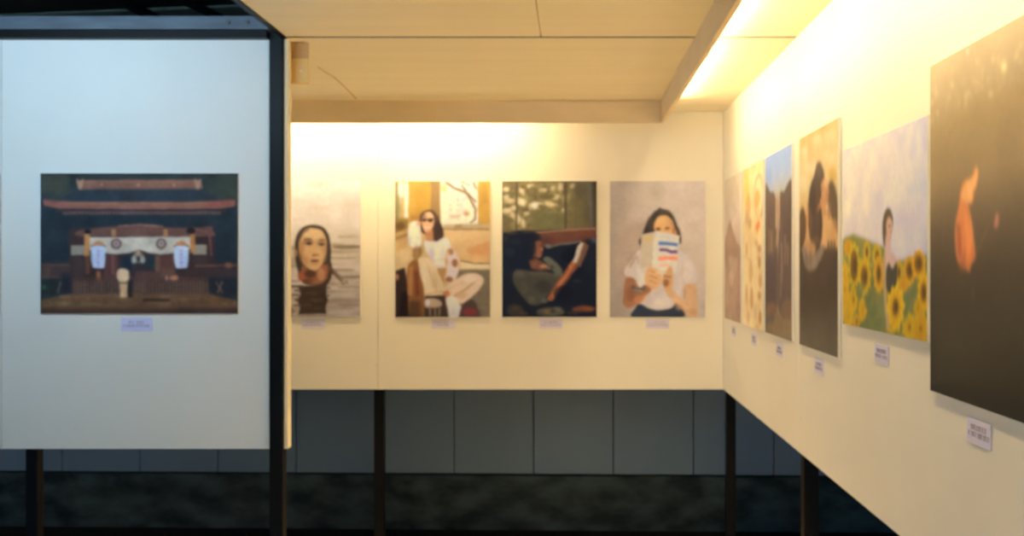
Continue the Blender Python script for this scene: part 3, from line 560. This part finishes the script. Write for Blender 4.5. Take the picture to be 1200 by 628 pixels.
def paint_bookface():
    c = Canvas(128, 182, front_uv(714, 213, 826, 372), (200, 170, 136), 6)
    R, P, B, E, L = c.rect, c.poly, c.blob, c.ell, c.line
    x = np.linspace(0, 1, c.nx)[None, :, None]; y = np.linspace(0, 1, c.ny)[:, None, None]
    k = np.clip(x * 1.5 + .12 - .25 * y, 0, 1); c.im = np.array((166, 140, 113)) * (1 - k) + np.array((208, 177, 144)) * k; c.im = c.im * (1 - .06 * y)
    B([(722, 280), (730, 268), (748, 262), (758, 262), (756, 290), (746, 310), (735, 330), (722, 330)], (170, 138, 110), 3, .8)
    # hair, face
    B([(750, 286), (753, 274), (757, 262), (763, 252), (770, 246.5), (778, 246), (786, 250), (791.5, 259), (795, 270), (798, 279), (797, 287), (791, 282), (760, 281), (753, 290)], (64, 52, 43), 1)
    c.dabs([(762, 262, 4, 8, (84, 66, 52), .6), (778, 249, 7, 2, (92, 74, 58), .6), (794, 274, 2, 7, (82, 60, 48), .7), (758, 274, 3, 6, (48, 42, 40), .7)], 1.4); E(773, 245.5, 2, 1.6, (74, 60, 48), .7); E(750, 284, 2, 4, (74, 62, 50), .9)
    B([(766, 270), (767, 260), (772, 253.5), (780, 253), (787, 259), (790, 268), (791, 276), (772, 276)], (212, 154, 92), .9); E(775, 258, 5, 4, (224, 168, 102), 1.4, .8)
    E(770.5, 269, 3, 1.8, (96, 62, 40), .8); E(781, 268.5, 3, 1.8, (110, 72, 44), .8); E(789, 272, 1.5, 5, (160, 90, 60), .9)
    # shirt and arms
    B([(731, 321), (737, 309), (744, 299), (752, 293), (790, 292), (802, 298), (811, 308), (817, 329), (801, 334), (797, 345), (795, 356), (785, 362), (772, 364), (758, 361), (748, 352), (748, 330), (742, 327)], (208, 180, 152), .9)
    L([(737, 314), (745, 300)], 1.6, (150, 114, 88), .9); L([(746, 300), (748, 312), (746, 326)], 1.4, (168, 136, 108), .9); L([(799, 308), (800, 334)], 1.2, (196, 164, 134), 1); L([(765, 346), (778, 340), (786, 334)], 1.4, (200, 170, 144), 1)
    B([(733, 327), (741, 326), (746, 333), (754, 334), (762, 334), (762, 342), (754, 350), (744, 358), (735, 361), (729, 356), (730, 342)], (152, 96, 62), .9); B([(744, 350), (756, 346), (754, 352), (745, 357)], (186, 118, 70), 1, .8)
    L([(739, 336), (746, 341), (756, 338)], 5, (92, 78, 66), 1); L([(742, 340), (752, 342)], 1.5, (146, 138, 124), .7)
    B([(801, 336), (814, 334), (816, 350), (816, 373), (806, 372), (794, 362), (784, 350), (780, 340), (782, 332), (788, 340), (798, 350), (803, 352)], (204, 152, 102), .9); L([(790, 350), (806, 362)], 2.4, (222, 172, 122), 1.1); L([(802, 338), (802, 351)], 1.6, (168, 116, 76), .9)
    B([(742, 373), (745, 360), (750, 357), (762, 362), (772, 364), (785, 362), (793, 357), (800, 373)], (52, 54, 58), 1)
    B([(746, 312), (752, 310), (754, 330), (751, 337), (747, 335), (745, 325)], (216, 192, 164), .9)
    c.dabs([(752, 312, 3, 10, (200, 172, 146), .7), (778, 354, 12, 6, (222, 194, 168), .7), (760, 352, 5, 7, (196, 166, 140), .7), (806, 318, 6, 12, (222, 192, 162), .6), (792, 330, 4, 12, (204, 174, 146), .6), (736, 318, 3, 6, (206, 176, 148), .7), (738, 346, 4, 9, (130, 82, 54), .7), (748, 352, 6, 4, (176, 110, 68), .7), (809, 350, 4, 12, (212, 160, 110), .7), (796, 360, 5, 4, (190, 134, 88), .7), (812, 366, 4, 5, (182, 128, 84), .6), (772, 260, 3, 4, (226, 170, 106), .6), (787, 264, 2, 6, (190, 128, 78), .7), (778, 266, 1.5, 4, (230, 174, 112), .6)], 1.5)
    # book
    P([(751.5, 275.5), (767, 271.5), (766, 314), (749, 314)], (196, 168, 130), .7); P([(753, 277), (764, 274), (764, 284), (753, 284)], (206, 168, 104), 2, .8)
    P([(767, 271.5), (796, 276.5), (792, 321), (764, 318)], (216, 194, 166), .7); L([(767, 272), (764.5, 317)], 1.4, (222, 200, 172), .7); L([(772, 278), (793, 280)], 2, (206, 186, 164), .8)
    L([(771.5, 285.5), (780, 285.5), (794, 287.5)], 4, (84, 108, 140), .7); L([(772, 293), (780, 293), (787, 296), (794, 296)], 4, (116, 78, 104), .7); L([(770.5, 303.5), (780, 302.5), (794, 303)], 4.6, (232, 136, 96), .8); L([(772, 311), (783, 311.5)], 3.4, (232, 166, 126), 1); L([(772, 317), (784, 315.5)], 3, (224, 204, 150), 1)
    # hands
    B([(757, 318), (762, 313), (768, 315), (772, 319), (775, 326), (772, 335), (766, 340), (759, 336), (755, 328)], (212, 156, 100), .8)
    for a, b in (((761, 317), (770, 321)), ((760, 323), (770, 327)), ((761, 329), (769, 333))): L([a, b], 1, (168, 112, 68), .6)
    B([(776, 326), (780, 319), (785, 312), (788, 318), (788, 330), (786, 340), (780, 342), (777, 336)], (206, 148, 94), .8); E(780, 332, 3.4, 4.6, (146, 90, 58), 1); L([(777, 324), (786, 325)], 1.2, (120, 78, 52), .6); L([(768, 320), (776, 321)], 3, (220, 184, 130), .8)
    return c

RIGHT = [  # far end, width, height
    (5.262, .505, .728), (4.692, .490, .728), (4.150, .506, .728), (3.524, .515, .728), (2.956, .708, .515), (2.232, .515, .728)]

def paint_peak(far, w, h):
    c = Canvas(92, 150, side_uv(far, w, h), 0, 7); R, P, B, E, L = c.rect, c.poly, c.blob, c.ell, c.line
    c.grad([(0, (216, 184, 136)), (.25, (218, 184, 142)), (.45, (206, 168, 128)), (.6, (178, 138, 102)), (.8, (184, 142, 104)), (1, (186, 144, 104))])
    P([(847, 300), (850, 280), (854, 262), (855.5, 258), (858, 266), (862, 280), (866, 288), (870, 290), (870, 304), (847, 306)], (166, 126, 90), 1.5)
    R(847, 292, 870, 312, (168, 124, 92), 3, .6); B([(854, 300), (862, 304), (866, 300), (864, 316), (858, 330), (855, 314)], (196, 158, 116), 2, .8); R(864, 300, 870, 380, (166, 120, 90), 2.5, .6); E(857, 327, 3, 10, (212, 170, 124), 2, .8); E(853, 345, 2, 16, (194, 152, 110), 2, .6); R(849, 358, 870, 372, (172, 130, 94), 3, .4)
    c.noise(3, 8, 20)
    return c
def paint_ornament(far, w, h):
    c = Canvas(92, 150, side_uv(far, w, h), (232, 194, 128), 8); R, P, B, E, L = c.rect, c.poly, c.blob, c.ell, c.line
    c.noise(6, 8, 14); E(875, 222, 3.4, 26, (236, 188, 98), 1.6); E(877, 243, 2.5, 16, (226, 164, 92), 1.6); E(876, 255, 3, 10, (212, 172, 112), 1.2)
    for rx, ry, col in ((5.6, 27, (196, 160, 104)), (4.4, 23, (236, 200, 138))): E(889.5, 230, rx, ry, col, 1.1)
    B([(886, 224), (889, 223), (891, 232), (888, 244), (885, 240)], (228, 158, 82), 1.3); B([(887, 246), (890, 244), (891, 256), (888, 254)], (228, 184, 116), 1); B([(886, 264), (889, 258), (891, 264), (888, 272), (885.5, 268)], (212, 124, 66), 1.2)
    for x, y, rx, ry, col in ((879, 262, 2, 6, (198, 150, 92)), (890, 292, 2.5, 5, (190, 140, 84)), (886, 285, 3, 4, (206, 160, 104)), (875, 292, 1.6, 9, (204, 156, 96)), (890, 307, 2, 8, (186, 138, 82)), (880, 318, 2.2, 14, (216, 166, 100)), (891, 330, 2, 8, (208, 152, 84)), (881, 350, 2, 13, (200, 148, 86)), (890, 347, 2.4, 5, (188, 140, 86)), (875, 345, 1.6, 12, (214, 168, 108)), (891, 373, 2, 8, (186, 130, 72)), (885, 366, 1.8, 10, (216, 178, 124)), (877, 372, 2, 8, (210, 170, 116)), (888, 384, 3, 5, (210, 166, 104))): E(x, y, rx, ry, col, 1.1, .9)
    L([(872, 300), (880, 306), (892, 300)], 2, (212, 172, 116), 1); E(884, 300, 2, 16, (238, 204, 146), 1.6, .7)
    return c
def paint_rocks(far, w, h):
    c = Canvas(100, 150, side_uv(far, w, h), 0, 9); R, P, B, E, L = c.rect, c.poly, c.blob, c.ell, c.line
    c.grad([(0, (152, 166, 180)), (.1, (168, 176, 180)), (.2, (198, 188, 160)), (.28, (216, 190, 142)), (.5, (190, 158, 110)), (1, (160, 126, 82))])
    P([(895, 196), (910, 190), (904, 225), (895, 225)], (156, 170, 188), 5, .5)
    B([(895, 226), (903, 225), (907, 226), (910, 240), (911, 280), (911, 360), (895, 360)], (122, 94, 68), 1.1); B([(914, 228), (919, 224), (930, 220), (930, 370), (912, 360), (913, 270)], (112, 88, 66), 1.1)
    R(909, 226, 914, 268, (206, 172, 122), 1.3); L([(911, 232), (912, 262), (910, 290)], 2, (196, 146, 94), 1); c.noise(6, 16, 5, c.mask([(895, 250), (930, 250), (930, 355), (895, 355)], 2), (1, .9, .7), 3)
    for x, y0, y1, col in ((901, 268, 300, (158, 122, 78)), (904, 270, 296, (176, 136, 84)), (916, 285, 330, (166, 132, 96)), (920, 275, 310, (154, 120, 82)), (925, 290, 345, (122, 92, 66)), (915, 320, 350, (150, 116, 82)), (923, 285, 310, (164, 122, 76))): L([(x, y0), (x + .5, (y0 + y1) / 2), (x, y1)], 1.8, col, 1, .85)
    R(897, 300, 910, 356, (98, 76, 64), 2.5, .8)
    P([(895, 366), (930, 372), (930, 410), (895, 400)], (152, 120, 76), 2); B([(899, 360), (903, 355), (909, 358), (910, 368), (900, 370)], (146, 104, 68), 1.2); B([(915, 362), (920, 352), (929, 354), (930, 372), (918, 374)], (136, 100, 66), 1.4); P([(897, 370), (908, 368), (906, 378), (897, 380)], (112, 90, 72), 1.5, .8); c.noise(4, 26, 30, c.mask([(895, 374), (930, 380), (930, 410), (895, 400)], 1))
    return c
def paint_couple(far, w, h):
    c = Canvas(110, 160, side_uv(far, w, h), 0, 10); R, P, B, E, L = c.rect, c.poly, c.blob, c.ell, c.line
    c.grad([(0, (216, 172, 98)), (.12, (226, 186, 116)), (.3, (232, 196, 124)), (.45, (226, 182, 106)), (.55, (210, 156, 90)), (1, (120, 100, 70))])
    for x, y, rx, ry, col in ((944, 178, 5, 6, (236, 204, 146)), (958, 164, 6, 5, (238, 206, 148)), (973, 160, 7, 9, (234, 198, 132)), (950, 196, 8, 5, (240, 208, 146)), (972, 184, 8, 8, (238, 202, 134)), (941, 166, 3, 4, (192, 150, 82)), (942, 215, 5, 10, (238, 206, 140)), (976, 205, 5, 9, (206, 158, 70)), (948, 176, 2, 8, (214, 168, 92)), (966, 150, 8, 3, (206, 160, 84))): E(x, y, rx, ry, col, 2.2, .85)
    D = c.dabs
    R(936, 230, 948, 262, (226, 172, 94), 3, .5)
    P([(936, 292), (950, 285), (962, 284), (972, 288), (984, 286), (984, 430), (934, 420)], (86, 68, 48), 1.4)
    P([(936, 254), (950, 250), (950, 294), (936, 294)], (220, 160, 90), 1.5); P([(961, 240), (983, 250), (983, 292), (972, 290), (961, 291)], (222, 166, 96), 1.5)
    B([(935, 262), (938, 247), (941, 243), (944, 252), (945, 268), (943, 284), (937, 296)], (98, 70, 46), 1.4)
    B([(969, 226), (972, 214), (976, 212), (980, 222), (983, 244), (984, 276), (979, 268), (974, 252)], (100, 76, 52), 1.4)
    # taller figure: back of the head, long dark hair, shoulder
    B([(954, 206), (957, 193), (960, 189.5), (963, 193), (966, 204), (965, 218), (963, 238), (964, 266), (961, 288), (955, 290), (950, 282), (947, 262), (947.5, 236), (950, 218)], (84, 66, 49), 1.2)
    D([(960, 200, 3, 8, (104, 80, 56), .7), (953, 232, 3, 22, (70, 54, 42), .7), (958, 252, 3, 26, (102, 76, 54), .5), (950, 262, 2, 18, (120, 88, 58), .6), (962, 262, 1.6, 18, (74, 56, 44), .6), (956, 282, 5, 6, (150, 104, 68), .5)], 1.3)
    # second face, turned to the first, with fingers on the neck
    B([(962, 218), (964, 211), (967, 209), (970.5, 214), (971.5, 226), (969.5, 238), (966, 244), (962.5, 243), (961, 236), (963, 229)], (206, 146, 88), 1.1)
    D([(968, 214, 2.4, 5, (226, 178, 112), .8), (969.5, 230, 1.6, 8, (182, 120, 72), .7), (963, 222, 1.2, 2.4, (140, 92, 60), .7), (963.5, 233, 1, 1.8, (166, 92, 60), .7), (961, 242, 2.4, 3, (204, 124, 68), .9), (959, 247, 1.4, 2.6, (190, 112, 64), .7), (966, 248, 3, 5, (196, 136, 80), .7), (972, 246, 2, 12, (150, 106, 68), .6), (946.5, 250, 1.3, 14, (206, 138, 80), .8), (978, 270, 4, 14, (212, 152, 86), .6)], 1.1)
    # pale hat brim and lap
    B([(940.5, 292), (944, 290), (949, 297), (955, 297), (961, 290), (966, 288), (964, 300), (958, 312), (951, 318), (945, 314), (941.5, 304)], (152, 126, 94), 1.3); B([(944, 287), (950, 284), (956, 288), (955, 298), (949, 301)], (200, 146, 90), 1.4); D([(955, 309, 4, 7, (168, 142, 108), .7), (945, 306, 2, 8, (126, 102, 74), .7), (950, 302, 2, 9, (134, 108, 78), .6)], 1.3)
    for x in (971, 974.5, 978): L([(x, 298), (x + .4, 283)], 2, (96, 74, 50), 1)
    P([(936, 372), (984, 366), (984, 430), (934, 420)], (112, 94, 66), 7, .8); P([(936, 392), (984, 392), (984, 430), (934, 420)], (122, 104, 74), 6, .7); P([(938, 340), (982, 335), (982, 352), (938, 352)], (74, 58, 40), 5, .6)
    return c
def paint_sunflowers(far, w, h):
    c = Canvas(190, 140, side_uv(far, w, h), (226, 198, 172), 11); R, P, B, E, L = c.rect, c.poly, c.blob, c.ell, c.line
    x = np.linspace(0, 1, c.nx)[None, :, None]; y = np.linspace(0, 1, c.ny)[:, None, None]
    k = np.clip(x * 1.4 - .62 + .35 * y * (x > 0), 0, 1); c.im = np.array((230, 202, 172)) * (1 - k) + np.array((202, 184, 192)) * k
    for pts in ([(1052, 160), (1058, 150), (1066, 142), (1062, 158), (1054, 172)], [(1066, 180), (1070, 160), (1078, 145), (1083, 140), (1078, 166), (1070, 186)]): B(pts, (196, 178, 190), 3, .8)
    B([(1062, 224), (1072, 216), (1086, 212), (1086, 224), (1070, 230)], (190, 180, 188), 3, .7); B([(1074, 150), (1080, 150), (1076, 170)], (226, 206, 184), 2.5, .6); B([(1044, 252), (1062, 246), (1086, 240), (1086, 262), (1050, 266)], (208, 184, 184), 4, .8)
    P([(986, 282), (1000, 274), (1036, 290), (1052, 306), (1088, 300), (1088, 410), (986, 392)], (132, 122, 50), 1.5, 1)
    c.noise(12, 40, 34, c.mask([(986, 296), (1088, 310), (1088, 410), (986, 392)], 2), (1, .9, .3))
    R(1002, 336, 1040, 392, (118, 114, 56), 4, .8); R(1058, 330, 1076, 365, (120, 116, 60), 3, .8)
    def sun(x, y, rx, ry, core=.5, col=(228, 176, 32), cc=(112, 76, 30)):
        t = np.linspace(0, 2 * np.pi, 40, endpoint=False); rr = 1 + .13 * np.cos(10 * t + x)
        P(np.stack([x + rx * rr * np.cos(t), y + ry * rr * np.sin(t)], 1), col, .9); E(x, y, rx * .8, ry * .8, (col[0] * .9, col[1] * .8, 24), 2, .5)
        for q in t[::4]: L([(x + rx * .4 * math.cos(q), y + ry * .4 * math.sin(q)), (x + rx * math.cos(q), y + ry * math.sin(q))], .7, (184, 124, 22), .8, .7)
        E(x, y, rx * core, ry * core, cc, 1.4, .95); E(x + rx * .1, y, rx * core * .45, ry * core * .5, (cc[0] * .75, cc[1] * .75, cc[2] * .8), 1.2)
    for a in ((995, 291, 6, 10, .1), (990, 340, 5, 34, .1), (1001, 312, 6.5, 26, .7), (1016, 296, 4, 13, .5), (1028, 300, 5, 14, .5), (1013, 325, 7.5, 22, .55), (1030, 322, 6, 22, .5), (1000, 352, 5, 16, .2), (994, 372, 6, 16, .1), (1011, 364, 5, 14, .1), (1004, 378, 4, 9, .3), (1054, 320, 4, 15, .5), (1066, 318, 7, 17, .58), (1077, 310, 8, 17, .62), (1060, 335, 5, 8, .1), (1083, 344, 7, 24, .5), (1050, 360, 10, 27, .42), (1066, 384, 8, 16, .2), (1079, 386, 9, 20, .15), (1044, 338, 5, 8, .1), (1076, 362, 5, 10, .15), (1045, 384, 6, 8, .1)):
        sun(a[0], a[1], a[2], a[3], a[4], (226 - 8 * (a[0] % 3), 172 - 7 * (a[1] % 4), 30))
    for x, y in ((1008, 340), (1018, 352), (1024, 366), (1030, 380), (1014, 382), (1064, 350), (1070, 344), (1060, 370)): E(x, y, 4, 9, (104, 106, 54), 1.6, .75, .3)
    B([(1034, 268), (1036, 252), (1040, 244.5), (1045, 248), (1047, 260), (1045, 276), (1041, 290), (1036, 288)], (96, 76, 44), .9)
    P([(1038, 275), (1044, 278), (1045, 296), (1052, 304), (1050, 318), (1036, 318), (1037, 300)], (212, 168, 128), .9); B([(1038.5, 266), (1041, 256), (1045, 257), (1046, 268), (1044, 280), (1040, 282)], (214, 162, 112), .8); E(1044, 272, 1.2, 1.2, (176, 90, 66), .7); E(1042.5, 265, 1.6, 1, (90, 66, 44), .6)
    B([(1039, 316), (1042, 310), (1046, 316), (1051, 307), (1052, 322), (1050, 336), (1043, 344), (1039, 336)], (70, 64, 42), .9); L([(1037, 300), (1037, 340), (1041, 387)], 3.4, (186, 146, 92), .9)
    sun(1050, 361, 9.5, 25, .42); return c
def paint_night(far, w, h):
    c = Canvas(130, 180, side_uv(far, w, h), 0, 12); R, P, B, E, L = c.rect, c.poly, c.blob, c.ell, c.line
    c.grad(NIGHT_SHEEN)
    rng = np.random.default_rng(5)
    for i in range(60):
        u, v = rng.uniform(0, 1), .03 + .14 * rng.uniform(0, 1) ** .8; X = XR * F / (far - u * w) + CX; Y = XR * F / (X - CX)
        yy = CY - (PICZ + h / 2 - v * h - EYE) * F / Y; s = rng.uniform(1, 3)
        E(X, yy, s, s * 1.6, tuple(np.array((236, 196, 126)) * rng.uniform(.75, 1.0)), 1.1, rng.uniform(.15, .5))
    E(1134, 60, 2, 3, (206, 190, 164), .9, .7); E(1177, 78, 3, 5, (246, 208, 136), 1.2, .8)
    B([(1144, 196), (1146.5, 205), (1143, 222), (1140, 238), (1135, 238), (1139, 256), (1142, 285), (1143, 302), (1138, 312), (1136, 320), (1129, 312), (1122, 306), (1119, 280), (1120, 256), (1124, 240), (1126, 224), (1130, 212), (1138, 210)], (206, 112, 52), 1)
    B([(1145, 198), (1146, 208), (1142, 226), (1138, 238), (1131, 238), (1127, 232), (1132, 214), (1139, 210)], (224, 148, 76), 1.1); c.dabs([(1137, 222, 3, 10, (236, 170, 92), .6), (1124, 285, 3, 22, (168, 78, 40), .7), (1137, 280, 3, 26, (228, 130, 60), .6), (1131, 306, 6, 12, (176, 88, 44), .6), (1141, 296, 2, 12, (186, 88, 44), .6)], 1.6); L([(1131, 250), (1135, 290), (1134, 312)], 3, (222, 126, 58), 1.2); L([(1122, 262), (1125, 300)], 3, (150, 70, 38), 1.3); E(1128, 312, 5, 7, (150, 78, 40), 1.8, .6); E(1143, 228, 2, 6, (120, 76, 44), 1, .7)
    B([(1168, 250), (1171, 256), (1170, 266), (1166, 268), (1165, 262)], (180, 108, 76), .9); L([(1145, 296), (1152, 280), (1160, 262)], .9, (128, 88, 54), .7, .8); L([(1108, 255), (1104, 290)], .8, (126, 100, 66), .8, .5)
    E(1141, 345, 1, 8, (104, 72, 44), 1, .5); E(1101, 444, .8, 1.5, (150, 130, 100), .7, .7)
    return c
NIGHT_SHEEN = [(0, (158, 130, 86)), (.1, (150, 122, 80)), (.2, (134, 104, 62)), (.35, (124, 94, 56)), (.5, (84, 64, 41)), (.62, (58, 45, 30)), (.8, (42, 35, 23)), (1, (22, 20, 13))]  # print's own dark tones, with lamp sheen painted in towards the top

# ------------------------------------------------------------------ building the prints
def print_mesh(name, c, w, h, plane, m, parent, illum, gain=1.0):
    """A flat sheet in the picture's own frame: x across, z up, facing -y; its ink is stored per vertex."""
    nx, ny = c.nx, c.ny
    u, v = np.meshgrid(np.linspace(0, 1, nx), np.linspace(0, 1, ny))
    co = np.stack([(u - .5) * w, np.full_like(u, plane), (.5 - v) * h], -1).reshape(-1, 3)
    i = np.arange((ny - 1) * (nx - 1)); r, q = i // (nx - 1), i % (nx - 1); a = r * nx + q
    faces = np.stack([a, a + nx, a + nx + 1, a + 1], 1)
    me = bpy.data.meshes.new(name); me.from_pydata(co.tolist(), [], faces.tolist()); me.update()
    alb = np.clip(lin(np.clip(blur(c.im, .5), 2, 255)) / illum * gain, .004, .9).reshape(-1, 3)
    at = me.color_attributes.new('ink', 'FLOAT_COLOR', 'POINT')
    at.data.foreach_set('color', np.concatenate([alb, np.ones((len(alb), 1))], 1).astype(np.float32).ravel())
    me.materials.append(m)
    return link(bpy.data.objects.new(name, me), parent)

def caption(loc, rz, w, h, l1, l2, label, seed):
    t = thing('caption_sign', label, 'caption', loc, 'printed captions under the photographs'); t.rotation_euler.z = rz
    obj('card', BX(-w / 2, w / 2, -.0015, 0, -h / 2, h / 2, bevel=.0004), M['card'], t)
    rng = random.Random(seed)
    for ln, z, s in ((l1, h * .16, h * .13), (l2, -h * .12, h * .13)):     # two lines of tiny print, too small to read
        bm = bmesh.new(); x = -ln * w / 2
        while x < ln * w / 2 - .002:
            g = rng.uniform(.0022, .0036)
            if rng.random() < .86:
                up = s * rng.choice((.7, .7, 1.0)); dn = s * rng.choice((.7, .7, .7, 1.0))
                box(bm, x, x + .0007, -.0019, -.0014, z - dn, z + up)
                box(bm, x + .0007, x + g - .0008, -.0019, -.0014, z + s * .4, z + s * .7)
                if rng.random() < .6: box(bm, x + .0007, x + g - .0008, -.0019, -.0014, z - s * .7, z - s * .4)
            x += g
        obj('text_line', bm, M['ink'], t)
    return t

def picture(c, loc, rz, w, h, m, label, illum, group, gain=1.0, T=.009):
    t = thing('picture_print', label, 'photograph', loc, group); t.rotation_euler.z = rz
    obj('mount_board', BX(-w / 2, w / 2, -T, 0, -h / 2, h / 2, bevel=.001), M['board'], t)
    print_mesh('print', c, w - .003, h - .003, -T - .0006, m, t, illum, gain)
    return t

# how strongly each wall is lit: turns the printed colours, as seen, into the ink's own colour
IL_LEFT = lin((168, 192, 203)) / .80 * (1.08, 1.04, 1.0)
IL_BACK = [lin(q) / .80 * k for q, k in (((252, 214, 150), (1.08, 1.16, 1.3)), ((246, 208, 146), (1.05, 1.1, 1.05)), ((230, 194, 140), (1.25, 1.3, 1.3)), ((224, 188, 138), (1.06, 1.12, 1.16)))]
IL_RIGHT = [lin((226, 192, 142)) / .80 * np.array(k) for k in ((1.06, 1.14, 1.2), (1.0, 1.12, 1.25), (1.5, 1.6, 1.5), (1.42, 1.57, 1.6), (1.14, 1.22, 1.05), (1.0, 1.05, 1.08))]

gl, gb, gr = 'photographs on the left wall', 'photographs on the back wall', 'photographs on the right wall'
s = YL / F
picture(paint_shrine().finish(.25, .05, .022), ((164 - CX) * s, YL - .001, PICZ - .004), 0, .714, .508, M['print_left'], 'wide photograph of a dark wooden shrine hall with two white lanterns', IL_LEFT, gl, T=.005)
# neighbour whose right edge just enters the frame
nb = Canvas(90, 64, front_uv(0, 0, 1, 1), (60, 60, 62), 20); nb.grad([(0, (92, 100, 104)), (.5, (62, 60, 58)), (1, (50, 46, 42))]); nb.noise(10, 8, 6)
picture(nb, ((1.2 - CX) * s - .357, YL - .001, PICZ - .004), 0, .714, .508, M['print_left'], 'dark photograph cut off by the left edge of the view', IL_LEFT, gl, T=.005)
caption(((160.5 - CX) * s, YL - .001, EYE - (380 - CY) * s), 0, .114, .047, .5, .86, 'pale caption card on the cool wall under the shrine photograph', 1)
sb = YB / F
for n, (paint, x0, x1, cx, label, cl, a, b) in enumerate((
    (paint_swimmer, 311, 423, 367.5, 'upright photograph of a wet haired person up to the neck in grey water', 'pale caption card under the photograph of the swimmer', .6, .9),
    (paint_seated, 463.2, 575, 519.5, 'upright photograph of a seated person in sunglasses, white top and beige trousers', 'pale caption card under the photograph of the person in sunglasses', .86, .55),
    (paint_reader, 588.3, 699.5, 645.5, 'upright dark photograph of a person reading by a window', 'pale caption card under the dark photograph of the person reading', .6, .9),
    (paint_bookface, 714.3, 826.3, 770.5, 'upright photograph of a person hiding their face behind a white book', 'pale caption card under the photograph of the face behind a book', .72, .9))):
    w = (x1 - x0) * sb
    picture(paint().finish(), (((x0 + x1) / 2 - CX) * sb, YB - .001, PICZ + .002), 0, w, .725, M['print_back'], label, IL_BACK[n], gb)
    caption(((cx - CX) * sb, YB - .001, EYE - (379.5 - CY) * sb), 0, .123, .05, a, b, cl, int(x0))
for (far_, w, h), paint, il, label, cl, a, b in zip(RIGHT,
    (paint_peak, paint_ornament, paint_rocks, paint_couple, paint_sunflowers, paint_night),
    IL_RIGHT,
    ('pale rosy photograph of a hazy peak, nearest the back corner', 'cream photograph of curling ornament with orange patches', 'photograph of dark rock towers under a blue sky', 'photograph of a dark haired couple against golden clouds', 'wide photograph of a person standing among yellow sunflowers', 'large dark photograph of a glowing orange figure, nearest the camera'),
    ('caption card under the hazy peak photograph', 'caption card under the cream ornament photograph', 'caption card under the rock tower photograph', 'caption card under the golden couple photograph', 'caption card under the sunflower photograph', 'caption card under the orange figure photograph, nearest the camera'),
    (.6, .7, .6, .6, .7, .66), (.8, .8, .86, .86, .9, .88)):
    art = paint(far_, w, h).finish(.35, .025, .01); k = (XR - .010) / XR; far_, w, h = far_ * k, w * k, h * k   # seen on the board's face, 1 cm off the wall
    picture(art, (XR - .001, far_ - w / 2, PICZ), -math.pi / 2, w, h, M['print_right' if paint is paint_night else 'print_side'], label, il, gr)
    zc = PICZ - h / 2 - (.052 if h > .6 else .058)
    caption((XR - .001, far_ - w / 2 + .01, zc), -math.pi / 2, .115, .05, a, b, cl, int(far_ * 100))

# ------------------------------------------------------------------ daylight, camera
w = bpy.data.worlds.new('World'); SC.world = w; w.use_nodes = True
bg = w.node_tree.nodes['Background']; bg.inputs['Color'].default_value = (.34, .67, 1.0, 1); bg.inputs['Strength'].default_value = .36

cam = bpy.data.cameras.new('Camera'); co = bpy.data.objects.new('Camera', cam); C.objects.link(co)
co.location = (0, 0, EYE); co.rotation_euler = (math.pi / 2, 0, 0)
cam.lens = 35; cam.sensor_width = 36; cam.shift_x = (600 - CX) / 1200; cam.shift_y = (CY - 314) / 1200
cam.dof.use_dof = True; cam.dof.focus_distance = .5; cam.dof.aperture_fstop = 25      # the photograph is softly out of focus
cam.clip_start = .05; cam.clip_end = 60
SC.camera = co
SC.cycles.diffuse_bounces = 6; SC.cycles.max_bounces = 10
vs = SC.view_settings
vs.view_transform = 'Standard'; vs.look = 'None'; vs.gamma = 1; vs.use_curve_mapping = False; vs.exposure = 0.0
